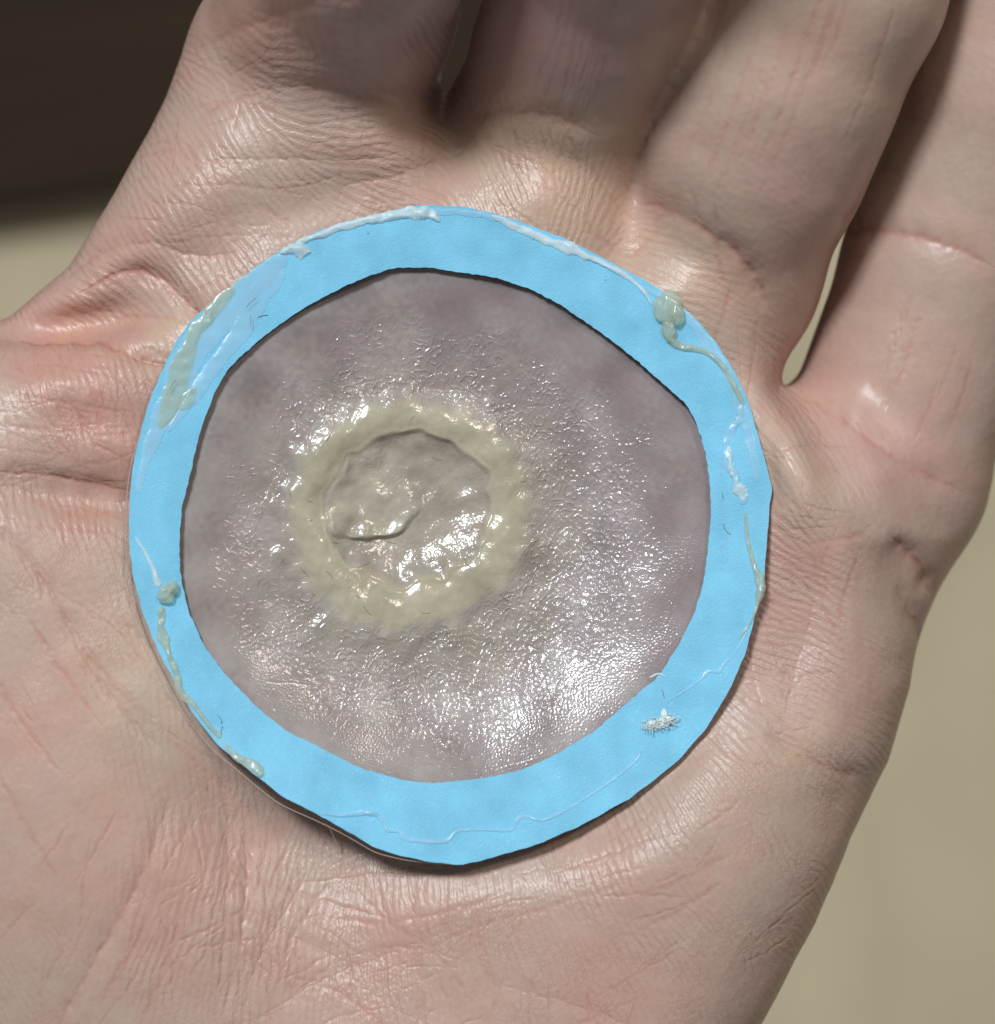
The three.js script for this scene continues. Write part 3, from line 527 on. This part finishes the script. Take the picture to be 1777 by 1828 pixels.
function blob(cx, cy, rx, ry, ht, a, mat = milky) {           // a rounded lump of set silicone
  const g = new THREE.IcosahedronGeometry(1, 12), p = g.attributes.position;
  for (let q = 0; q < p.count; q++) {
    const x = p.getX(q), y = p.getY(q), z = p.getZ(q), d = 1 + 0.12 * n3(x * 0.9 + cx, y * 0.9, z * 0.9) + 0.015 * n3(x * 3, y * 3 + cy, z * 3), u = x * d * rx, v = z * d * ry;
    const X1 = cx + u * Math.cos(a) - v * Math.sin(a), Y1 = cy + u * Math.sin(a) + v * Math.cos(a), w = P3(X1, Y1, ringTop(X1, Y1) + 0.05 + Math.max(0, ht * (0.45 + y * d) * 0.7));
    p.setXYZ(q, w[0] * 0.001, w[1] * 0.001, w[2] * 0.001);
  }
  g.deleteAttribute('normal'); g.deleteAttribute('uv');
  const m = mergeVertices(g, 1e-7); m.computeVertexNormals();
  return finish(new THREE.Mesh(m, mat), 'silicone_lump', patch);
}
ribbon([[500, 452, 8, 0.5], [520, 447, 15, 0.9], [540, 448, 14, 0.8], [556, 450, 5, 0.5]], whitish, 0.6);
ribbon([[528, 436, 6, 0.5], [575, 417, 7, 0.5], [640, 399, 7, 0.5], [700, 385, 9, 0.5], [745, 380, 13, 0.55], [770, 384, 9, 0.5], [786, 396, 3, 0.3]], whitish, 0.4);
ribbon([[420, 515, 6, 0.15], [398, 535, 12, 0.3], [372, 566, 14, 0.34], [350, 592, 12, 0.3], [338, 622, 15, 0.22], [322, 660, 19, 0.2], [312, 700, 21, 0.2], [300, 735, 15, 0.18], [284, 765, 7, 0.15]], milky, 0.18);
ribbon([[505, 478, 18, 0.10], [470, 515, 22, 0.12], [448, 555, 18, 0.14], [430, 592, 16, 0.14], [400, 632, 14, 0.12], [370, 670, 12, 0.12], [345, 708, 12, 0.16], [325, 735, 8, 0.14], [300, 770, 5, 0.1]], filmy, 0.16, 'silicone_film');
ribbon([[348, 690, 8, 0.2], [336, 712, 13, 0.22], [318, 730, 9, 0.2]], milky, 0.2);
ribbon([[878, 385, 4, 0.15], [930, 408, 7, 0.2], [985, 432, 8, 0.25], [1015, 442, 11, 0.4], [1050, 458, 6, 0.4], [1100, 484, 5, 0.35], [1140, 510, 4, 0.3], [1165, 545, 3, 0.25]], whitish, 0.4);
blob(1192, 548, 24, 30, 0.75, 0.25); blob(1208, 560, 15, 22, 0.85, -0.2); blob(1194, 588, 13, 22, 0.6, -0.25);
ribbon([[1194, 594, 10, 0.7], [1202, 610, 9, 0.7], [1216, 619, 7, 0.6], [1240, 622, 6, 0.45], [1268, 633, 5, 0.4], [1292, 656, 5, 0.35], [1312, 690, 6, 0.3], [1328, 725, 5, 0.3]], milky, 0.15);
ribbon([[1326, 722, 7, 0.3], [1318, 752, 10, 0.3], [1300, 778, 6, 0.25], [1297, 800, 8, 0.3], [1306, 840, 9, 0.35], [1320, 872, 12, 0.4], [1330, 900, 10, 0.3]], filmy, 0.6, 'silicone_film');
ribbon([[1300, 795, 3, 0.35], [1306, 835, 6, 0.45], [1318, 868, 9, 0.45], [1328, 895, 7, 0.3]], whitish, 0.8);
ribbon([[1330, 910, 2, 0.15], [1334, 960, 3, 0.2], [1344, 1000, 4, 0.3], [1354, 1030, 8, 0.6], [1357, 1055, 8, 0.6], [1352, 1078, 3, 0.3], [1340, 1112, 2, 0.15], [1318, 1140, 2, 0.15]], milky, 0.4);
ribbon([[241, 958, 2, 0.12], [262, 990, 3, 0.2], [276, 1022, 4, 0.25], [284, 1048, 6, 0.4]], whitish, 0.3);
blob(297, 1060, 16, 18, 0.75, 0.2); blob(309, 1049, 10, 13, 0.8, -0.2);
ribbon([[290, 1082, 5, 0.4], [287, 1110, 8, 0.35], [292, 1140, 9, 0.35], [303, 1170, 6, 0.35], [314, 1200, 6, 0.3], [324, 1232, 8, 0.4], [345, 1258, 5, 0.3], [372, 1294, 4, 0.25], [395, 1318, 7, 0.3]], milky, 0.4);
ribbon([[398, 1326, 3, 0.15], [420, 1348, 7, 0.25], [445, 1364, 11, 0.35], [462, 1376, 10, 0.4], [466, 1388, 4, 0.3]], milky, 0.3);
ribbon([[512, 455, 10, 0.12], [470, 492, 20, 0.12], [430, 528, 24, 0.14], [392, 570, 26, 0.14], [356, 615, 26, 0.14], [326, 668, 26, 0.14], [302, 722, 22, 0.12], [278, 775, 14, 0.1], [258, 830, 8, 0.08], [246, 880, 4, 0.06]], filmy, 0.2, 'silicone_film');
ribbon([[600, 408, 3, 0.12], [680, 388, 5, 0.12], [800, 378, 6, 0.1], [870, 386, 5, 0.1], [930, 404, 6, 0.12]], filmy, 0.3, 'silicone_film');
ribbon([[1150, 512, 4, 0.15], [1215, 556, 8, 0.12], [1262, 612, 9, 0.12], [1300, 672, 9, 0.14], [1326, 740, 10, 0.14], [1342, 800, 8, 0.12], [1352, 860, 6, 0.1]], filmy, 0.3, 'silicone_film');
// torn edge of the clear film over the lower part of the ring
ribbon([[566, 1452, 1.5, 0.1], [610, 1455, 3, 0.3], [650, 1450, 5, 0.55], [672, 1453, 4.5, 0.5], [685, 1470, 3, 0.3], [692, 1482, 3.5, 0.25], [712, 1484, 2, 0.2], [722, 1496, 4, 0.22], [745, 1500, 4, 0.2], [800, 1500, 4.5, 0.22], [812, 1486, 2.5, 0.2], [850, 1481, 2, 0.16], [885, 1482, 2.5, 0.16], [915, 1480, 3, 0.2], [926, 1460, 5, 0.25], [942, 1458, 3, 0.2], [965, 1464, 2.5, 0.2], [1000, 1452, 2.5, 0.18], [1050, 1422, 1.5, 0.12], [1110, 1380, 2, 0.14], [1140, 1352, 2, 0.12], [1146, 1336, 1.5, 0.1]], filmy, 0.2, 'film_edge');
ribbon([[1195, 1250, 1.2, 0.08], [1228, 1230, 1.6, 0.1], [1252, 1212, 1.6, 0.1], [1266, 1199, 4, 0.2], [1285, 1198, 4, 0.18], [1292, 1186, 2, 0.1], [1312, 1166, 1.5, 0.08], [1338, 1120, 1.5, 0.08]], filmy, 0.5, 'film_edge');
ribbon([[1160, 1210, 2, 0.1], [1176, 1203, 1.5, 0.1], [1190, 1208, 1.5, 0.08]], whitish, 0.5, 'film_edge');

// ---------------------------------------------------------------- small loose things
function hairTube(pts, r0) {            // pts in mm [x, y, z]
  const c = new THREE.CatmullRomCurve3(pts.map((p) => new THREE.Vector3(...p).multiplyScalar(0.001)));
  return new THREE.TubeGeometry(c, Math.max(6, pts.length * 4), r0 * 0.001, 4);
}
{
  const gs = [];
  const clump = (cx, cy, rx, ry, ht, a) => {            // a crumpled wisp
    const g = new THREE.IcosahedronGeometry(1, 5), p = g.attributes.position;
    for (let q = 0; q < p.count; q++) {
      const x = p.getX(q), y = p.getY(q), z = p.getZ(q), d = 1 + 0.35 * n3(x * 2 + cx, y * 2, z * 2) + 0.22 * n3(x * 5 + cx, y * 5, z * 5) + 0.12 * n3(x * 11, y * 11 + cy, z * 11), u = x * d * rx, v = z * d * ry;
      const X1 = cx + u * Math.cos(a) - v * Math.sin(a), Y1 = cy + u * Math.sin(a) + v * Math.cos(a), w = P3(X1, Y1, ringTop(X1, Y1) + Math.max(0.06, ht * (0.9 + y * d)));
      p.setXYZ(q, w[0] * 0.001, w[1] * 0.001, w[2] * 0.001);
    }
    g.computeVertexNormals(); g.deleteAttribute('uv'); return g;
  };
  const solid = [clump(1168, 1292, 12, 6, 0.16, -0.1), clump(1187, 1287, 12, 8, 0.2, -0.35), clump(1178, 1296, 10, 4, 0.14, 0.1), clump(1186, 1275, 5, 8, 0.16, -0.3)];
  for (let q = 0; q < 120; q++) {
    const k = rnd(), ax = lerp(1154, 1202, k), ay = lerp(1296, 1286, k) + (rnd() - 0.5) * 10;
    let x = ax, y = ay, h = 0.15 + rnd() * 0.35, a = rnd() * 6.28; const pts = [], turn = (rnd() - 0.5) * 1.3;
    for (let t = 0; t < 6; t++) { pts.push(P3(x, y, ringTop(x, y) + Math.max(0.05, h))); a += turn + (rnd() - 0.5) * 0.4; x += 3.2 * Math.cos(a); y += 2.6 * Math.sin(a); h += (rnd() - 0.5) * 0.15; }
    gs.push(hairTube(pts, 0.018));
  }
  gs.push(hairTube([[1185, 1290, 0.5], [1200, 1284, 0.7], [1213, 1278, 0.5]].map(([x, y, h]) => P3(x, y, ringTop(x, y) + h)), 0.04));
  for (const g of gs) g.deleteAttribute('uv');
  const t = finish(new THREE.Mesh(mergeGeometries([...gs.map((g) => g.toNonIndexed()), ...solid.map((g) => g.index ? g.toNonIndexed() : g)]), new THREE.MeshStandardMaterial({ color: new THREE.Color().setRGB(0.72, 0.80, 0.80), roughness: 0.8 })), 'lint_tuft');
  t.userData = { label: 'small tuft of white lint on the blue ring', category: 'lint' };
}
{
  const gs = [], top = (px, py) => Hm(px, py) + wound(px, py)[0] + 0.05;
  const spots = [[599, 968, 8, 0.1], [655, 1090, 14, 0.9], [652, 990, 6, 1], [700, 967, 8, 0], [555, 928, 7, -1], [553, 895, 8, 0.4], [545, 1020, 12, 0.7], [590, 1025, 10, 0.6], [648, 1005, 12, -0.8], [830, 1003, 8, 1.4], [780, 820, 12, 0.5], [585, 780, 14, -1.3], [640, 1065, 10, 0.4], [680, 1140, 14, 0.1], [800, 1130, 10, -1.3], [760, 1095, 10, 0.1], [900, 1070, 12, 0.9], [935, 860, 10, -0.2], [950, 1100, 14, 0.8], [560, 1060, 8, 0.3], [735, 745, 8, -1.2], [620, 700, 10, 0.5], [505, 1000, 10, -0.9], [870, 1150, 12, 0.2], [980, 980, 12, 0.6], [1010, 760, 12, -0.8], [890, 640, 10, 0.3], [520, 880, 12, 0.9]];
  for (const [x, y, L0, a0] of spots) { const L = L0 * (0.45 + 0.6 * rnd()); let a = a0, px = x - L * Math.cos(a0), py = y - L * Math.sin(a0); const pts = []; for (let t = 0; t < 5; t++) { pts.push(P3(px, py, top(px, py) + (t === 2 ? 0.06 : 0.02))); a += (rnd() - 0.5) * 0.5; px += L * 0.5 * Math.cos(a); py += L * 0.5 * Math.sin(a); } gs.push(hairTube(pts, 0.012)); }
  for (const [x, y, L, a0] of [[440, 548, 12, -0.6], [448, 562, 10, 1.6], [460, 566, 10, 0.2], [376, 570, 6, -0.9], [304, 695, 10, -1.3], [388, 1275, 10, 1.3], [398, 1296, 8, 1.8], [952, 428, 7, -1.2], [1182, 1231, 8, 1.5], [1080, 499, 1.5, 0], [656, 416, 1.5, 0.3], [1290, 880, 6, 1.5], [1292, 935, 12, 1.5]]) { let a = a0, px = x, py = y; const pts = []; for (let t = 0; t < 5; t++) { pts.push(P3(px, py, ringTop(px, py) + 0.05 + (x < 460 && y < 760 ? 0.42 : 0))); a += (rnd() - 0.5) * 0.9; px += L * 0.5 * Math.cos(a); py += L * 0.5 * Math.sin(a); } gs.push(hairTube(pts, 0.019)); }
  const f = finish(new THREE.Mesh(mergeGeometries(gs), new THREE.MeshStandardMaterial({ color: new THREE.Color().setRGB(0.22, 0.14, 0.11), roughness: 0.7 })), 'loose_fibres');
  f.userData = { label: 'scattered short dark fibres stuck to the patch', category: 'fibres', kind: 'stuff' };
}
{
  const pts = [[582, 1466, 2.6], [590, 1480, 2.2], [597, 1495, 1.6], [604, 1512, 1.2]].map(([x, y, h]) => P3(x, y, h));
  const f = finish(new THREE.Mesh(hairTube(pts, 0.06), new THREE.MeshStandardMaterial({ color: new THREE.Color().setRGB(0.6, 0.45, 0.36), roughness: 0.6 })), 'pale_hair');
  f.userData = { label: 'single pale hair sticking out under the ring', category: 'hair' };
}
scene.traverse((o) => { if (o.isMesh) { o.castShadow = true; o.receiveShadow = true; } });
renderer.render(scene, camera);
